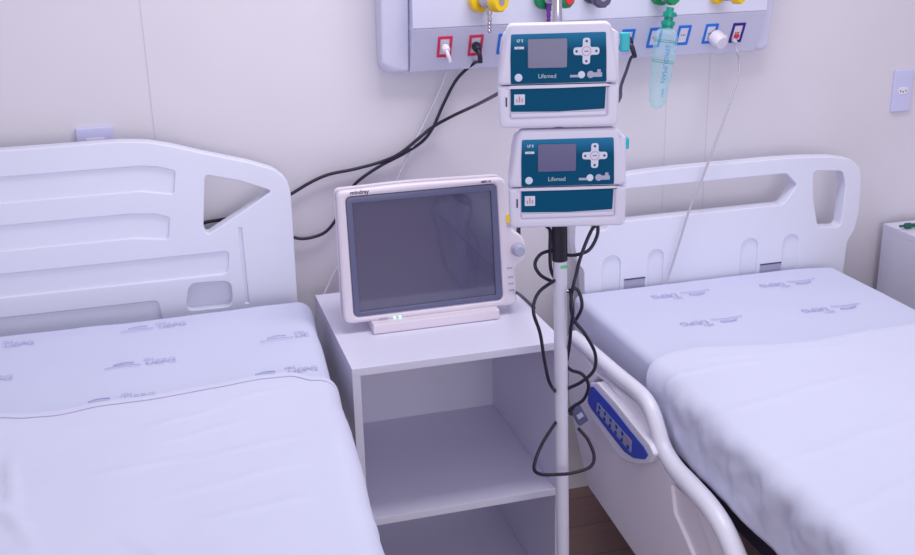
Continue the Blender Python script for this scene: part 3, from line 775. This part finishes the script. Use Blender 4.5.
for k in range(5):
    an = k*2*pi/5+.9; d = Vector((cos(an), sin(an), 0)); b0 = Vector((PX, PY, .09))
    lg = link('base_leg', tube([b0, b0+d*.10+Vector((0, 0, .0)), b0+d*.16+Vector((0, 0, -.022))], .011, 5), STEEL, pole)
    c = b0+d*.16; link('castor', lathe([(.012, -.009), (.023, -.009), (.025, -.005), (.025, .005), (.023, .009), (.012, .009)], 20, frame_to((c.x, c.y, .0255), Vector((-d.y, d.x, 0)))), BLACK, lg)
link('base_hub', lathe([(.03, 0), (.034, .006), (.034, .03), (.018, .05)], 28, mv((PX+.006, PY, .075))), STEEL, pole)

# ---------------------------------------------------------------- infusion pumps
def pump(cx_px, by_px, label, k=1.0):
    b = at(cx_px, by_px, 1.95); RZ_ = -.262
    t = thing('infusion_pump', label, 'infusion pump', b, RZ_, 'infusion pumps clamped to the pole')
    def L(n, me, m, par=t, lab=None, sm=40): return link(n, me, m, par, local=True, smooth=sm, label=lab)
    H = .197; s = 1/526
    # rear case and flared outer shell, front is -y
    case = roundp([(-.108, .004), (.110, .004), (.109, .085), (.100, .150), (.094, .175), (-.098, .175), (-.104, .155), (-.112, .085)], .012, 5)
    L('rear_case', plate(case, [], .016, .10, .008, 3), PUMPI)
    door = roundp([(-.113, 0), (.114, 0), (.1135, .082), (.094, .082), (.094, .083), (-.094, .083), (-.1145, .083)], [.01, .01, .002, 0, 0, 0, .002], 4)
    door = roundp([(-.113, 0), (.114, 0), (.1145, .0805), (-.1155, .0805)], [.012, .012, .008, .008], 4)
    up = roundp([(-.1155, .0825), (.1145, .0825), (.110, .118), (.1005, .172), (.0955, .196), (-.094, .196), (-.101, .180), (-.109, .120)], [.008, .008, .02, .02, .014, .016, .02, .02], 5)
    L('front_door', plate(door, [rrect(-.0925, .0935, .0335-.001, .0795, .002, 2) if 0 else roundp([(-.092, .019), (.092, .021), (.0915, .077), (-.0925, .0765)], .003, 3)], -.004, .022, .005, 3), PUMPW)
    L('upper_housing', plate(up, [], 0-.004, .022, .006, 4), PUMPW)
    L('door_recess', plate(rrect(-.093, .093, .018, .078, .002, 2), [], .000, .02, .001, 1), PUMPI)
    L('door_lip', plate(roundp([(-.091, .0205), (.090, .022), (.0905, .0295), (-.0915, .028)], .001), [], -.003, .004, .0008), PUMPW)
    lo = roundp([(-.0915, .0315), (.0, .0300), (.0880, .0335), (.0895, .0765), (-.0915, .0765)], .002, 2)
    L('door_label', plate(lo, [], -.0012, .002, .0006), TEAL, lab='dark teal front label')
    uo = roundp([(-.0915, .0845), (.0895, .0855), (.0885, .135), (.0865, .178), (-.0905, .177), (-.0920, .135)], .003, 3)
    fac = L('control_label', plate(uo, [], -.0056, .0, .0006), TEAL, lab='teal control overlay fading to light blue')
    Y0 = -.0060
    def X(px): return (px-559.5)*s
    def Z(py): return (126-py)*s
    def rr(x0, x1, y0, y1, r=.0015, m=BUT, nm='button', th=.0012, par=t, lab=None):
        return L(nm, plate(rrect(X(x0), X(x1), Z(y1), Z(y0), r, 4), [], Y0-th, Y0+.001, .0004), m, par, lab)
    rr(528, 567, 37.5, 66, .003, LCD, 'display', .0014, lab='purplish grey display')
    # cross shaped key pad
    cx, cz = X(586), Z(50.5); a_, w_ = .0245, .0072
    cr = roundp([(cx-a_, cz-w_), (cx-w_, cz-w_), (cx-w_, cz-a_), (cx+w_, cz-a_), (cx+w_, cz-w_), (cx+a_, cz-w_), (cx+a_, cz+w_), (cx+w_, cz+w_), (cx+w_, cz+a_), (cx-w_, cz+a_), (cx-w_, cz+w_), (cx-a_, cz+w_)], [.006, .004, .006, .006, .004, .006, .006, .004, .006, .006, .004, .006], 5)
    kp_ = L('cross_keypad', plate(cr, [], Y0-.0016, Y0+.001, .0006), BUT, lab='light cross-shaped keypad')
    for dx, dz in ((0, .0185), (0, -.0185), (.0185, 0), (-.0185, 0)):
        q = bmesh.new(); bmesh.ops.create_circle(q, cap_ends=True, radius=.0024, segments=3 if 0 else 12); q.transform(mv((cx+dx, Y0-.0019, cz+dz)) @ Matrix.Rotation(pi/2, 4, 'X')); L('arrow_mark', q, TXTD, kp_, sm=0)
    me = tube([(cx+.0085*cos(i*pi/8), Y0-.0018, cz+.0085*sin(i*pi/8)) for i in range(16)], .0005, 1, True, 1, False); L('ring_mark', me, TXTR, kp_)
    L('key_word', text('OK', .006, mv((cx, Y0-.0018, cz)) @ XZ, .0002), TXTD, kp_) if 0 else L('centre_mark', box(cx-.004, cx+.004, Y0-.0021, Y0-.0015, cz-.0007, cz+.0007), TXTD, kp_, sm=0)
    def disc(px, py, r, m=BUT, nm='round_key'):
        return L(nm, lathe([(r, 0), (r, .001), (r*.8, .0018)], 22, frame_to((X(px), Y0, Z(py)), (0, -1, 0))), m)
    disc(519, 75, .0074, nm='power_key'); disc(581.5, 73.5, .0068); disc(590.5, 73.5, .0068, GREYL)
    rr(570, 580, 73.5, 76, .0008, GREYL, 'key_tag'); rr(591, 602, 71.5, 76, .0015, GREYL, 'key_tag'); rr(597, 600.5, 68.5, 72, .001, GREYL, 'key_tag')
    rr(515, 524.5, 44.8, 47.2, .001, BUT, 'indicator_strip'); rr(517.5, 520.5, 45.3, 46.7, .0006, YLED, 'indicator_lamp')
    L('brand_lettering', text('Lifemed', .0118, mv((X(547.5), Y0-.0004, Z(74.2))) @ XZ, .0003, -.00015, squash=.92), TXTW)
    L('model_lettering', text('Li 8', .0075, mv((X(520.5), Y0-.0004, Z(39.2))) @ XZ, .0003, .0002), TXTW) if 0 else L('model_lettering', text('LF S', .007, mv((X(520.5), Y0-.0004, Z(39.2))) @ XZ, .0003, .0002), TXTW)
    Y0 = -.0014
    st = rr(514.8, 525.5, 92, 102.5, .0008, BUT, 'warning_sticker', .0006)
    for i, (dx, h) in enumerate(((-.005, .006), (0, .011), (.005, .007))):
        L('sticker_mark', box(X(520.1)+dx-.001, X(520.1)+dx+.001, Y0-.0012, Y0-.0004, Z(100), Z(100)+h), TXTR, st, sm=0)
    L('door_latch', plate(rrect(-.1015, -.0985, .042, .060, .001), [], -.0055, -.003, .0004), GREYC if 0 else TXTD, lab='dark latch slot')
    # right cheek, clamp to the pole
    L('side_cheek', plate(roundp([(.100, .012), (.113, .012), (.115, .08), (.1125, .175), (.100, .182)], .004, 3), [], .006, .085, .003, 2), PUMPW)
    cl = L('pole_clamp', box(-.03, .035, .072, .125, .05, .12, .006), PUMPI)
    L('clamp_screw', lathe([(.008, 0), (.008, .03), (.018, .032), (.018, .045)], 16, frame_to((-.03, .105, .085), (-1, 0, 0))), BLACK, cl)
    for x in (-.09, .105): L('rubber_foot', lathe([(.005, 0), (.006, .004), (.006, .008)], 12, frame_to((x, .03, .006), (0, 0, -1))), BLACK)
    return t
p1 = pump(558.5, 127, 'upper infusion pump with teal front, topmost of the two on the pole')
p2 = pump(567.5, 226.5, 'lower infusion pump with teal front, just above the black collar')
# the sliding sleeve seen between the pumps
z0, z1 = at(560, 133, 2.0).z, at(560, 124, 2.0).z
for par, px, py, w, h in ((p1, 625, 42, .0095, .018), (p2, 626.5, 143, .005, .011)):
    c = at(px, py, 1.985)
    me = plate(rrect(-w, w*.9, -h, h, .003), [], -.008, .012, .003); me.transform(mv(c) @ Matrix.Rotation(-.262, 4, 'Z')); link('sensor_clip', me, TEALC, par, label='turquoise clip')
    me = plate(rrect(-w-.012, -w+.002, -h*.3, h*.3, .001), [], 0, .008, .001); me.transform(mv(c) @ Matrix.Rotation(-.262, 4, 'Z')); link('clip_arm', me, PUMPI, par)

# ---------------------------------------------------------------- cords hanging round the pole
def cord(pts, label, Y=2.05, r=.0038, extra=None, m=BLACK, root=None, nm='wire'):
    P = [at(p[0], p[1], p[2] if len(p) > 2 else Y) for p in pts]
    if root is None: root = thing('pump_cord', label, 'cable', P[0], group='black cords looped round the pole')
    link(nm, tube(P, r, 8), m, root); return root
A = cord([(543, 220, 2.02), (546.5, 226, 2.03), (550, 231, 2.045), (550, 248, 2.05), (550.5, 267, 2.055), (554, 277, 2.065), (560, 284, 2.08)], 'black cord dropping from the lower pump along the left of the collar')
B = cord([(549, 250, 2.075), (568, 255, 2.045), (580, 254, 2.03), (590, 249, 2.03), (597, 236, 2.03), (597.5, 226, 2.03), (593, 228, 2.025), (587, 240, 2.02), (580, 259, 2.02), (576, 275, 2.02), (573, 287, 2.02), (571, 300, 2.03), (572, 314, 2.03), (576, 323, 2.02), (585, 334, 2.01), (595, 353, 2.01), (594, 370, 2.01), (582, 381.5, 2.02), (570, 387.5, 2.04), (562, 391, 2.075)], 'black cord looping under the pump and down the right of the pole')
Cc = cord([(562, 247, 2.08), (553, 250, 2.06), (541, 254, 2.04), (535, 264, 2.04), (540, 274.5, 2.04), (552, 281.5, 2.06), (562, 285, 2.085)], 'short black cord loop bulging left of the collar')
D = cord([(506, 287, 2.36), (518.7, 294, 2.3), (532.7, 306.5, 2.2), (540, 314, 2.1)], 'black lead from the monitor going down toward the pole') if 0 else None
D = cord([(562, 276, 2.08), (553.8, 281, 2.045), (540, 291, 2.03), (534, 303, 2.025), (534, 315, 2.02), (540, 333, 2.02), (544.5, 360, 2.02), (549, 381, 2.02), (555, 391, 2.05), (562, 397, 2.085)], 'long black cord bowing out to the left of the white pole')
E_ = cord([(573, 287, 2.04), (579, 292, 2.035), (582, 306, 2.03), (577, 318, 2.035), (571, 326, 2.045), (569.5, 345, 2.06), (566, 362, 2.085), (571, 370, 2.05), (582, 374, 2.02), (588.5, 385, 2.02), (584, 399, 2.03), (572, 408, 2.045), (571, 415, 2.045)], 'black cord twisting down right of the pole to the grey adapter')
Gg = cord([(578, 428, 2.05), (588, 440, 2.03), (594, 456, 2.01), (590, 467, 2.0), (572, 473, 2.0), (556, 474.5, 2.0), (540, 474, 2.0), (534, 467, 2.0), (541, 446, 2.01), (554, 425, 2.04), (562, 416, 2.08), (569, 410, 2.05), (574, 408, 2.05)], 'wide black cord loop hanging lowest round the pole')
c = at(578.5, 414, 2.055)
F2 = cord([(570, 289, 2.03), (571.5, 300, 2.015), (573, 312, 2.01), (571, 328, 2.02), (569.5, 345, 2.035), (567, 360, 2.07)], 'black cord strand hanging straight down close against the right of the pole')
ad = thing('cord_adapter', 'small grey power adapter hanging by its cord right of the pole', 'adapter', c)
me = join(box(-.013, .013, -.009, .009, -.025, .025, .004)); me.transform(mv(c) @ Matrix.Rotation(rad(-28), 4, 'Y')); link('adapter_body', me, ADPT, ad)
me = join(box(-.007, .007, -.0098, -.0088, -.006, .006)); me.transform(mv(c) @ Matrix.Rotation(rad(-28), 4, 'Y')); link('adapter_label', me, GREYL, ad)
hk = PL(at(570, 291, 2.05).z)
link('cord_hook', tube([hk, hk+Vector((.020, -.004, 0)), hk+Vector((.024, -.010, -.006)), hk+Vector((.020, -.014, -.014))], .0034, 6), STEEL, pole)
mo = thing('monitor_lead', 'short black lead coming out behind the monitor over the cabinet top', 'cable', at(518, 293, 2.5))
link('wire', tube([at(508, 288, 2.57), at(518.7, 294, 2.4), at(527, 301, 2.2), at(534, 308, 2.04)], .0038), BLACK, mo)
me = join(box(-.0045, .0045, -.005, .005, -.014, .014, .002)); me.transform(mv(at(518.5, 232, MY+.035))); link('cable_connector', me, BLACK, mp, label='small black connector')

# ---------------------------------------------------------------- light
W = bpy.data.worlds.new('World'); SC.world = W; W.use_nodes = True
bg = W.node_tree.nodes['Background']; bg.inputs[0].default_value = (*S(220, 217, 234), 1); bg.inputs[1].default_value = .66
def area(name, loc, tgt, sx, sy, e, col):
    l = bpy.data.lights.new(name, 'AREA'); l.shape = 'RECTANGLE'; l.size = sx; l.size_y = sy; l.energy = e; l.color = col
    o = bpy.data.objects.new(name, l); C.objects.link(o); o.location = loc
    o.rotation_euler = (Vector(tgt)-Vector(loc)).to_track_quat('-Z', 'Y').to_euler(); return o
area('ceiling_lamp', (.95, 2.1, 2.74), (.95, 2.15, 0), 1.3, .5, 17, (.99, .98, 1))
area('front_fill', (.7, -1.9, 1.35), (.95, 2.8, .9), 2.2, 1.5, 32, (1, .98, 1))  # added fill light behind the camera, brightens surfaces that face it
SC.view_settings.view_transform = 'Standard'; SC.view_settings.look = 'None'; SC.view_settings.gamma = 1
SC.view_settings.exposure = .27; SC.view_settings.use_curve_mapping = False
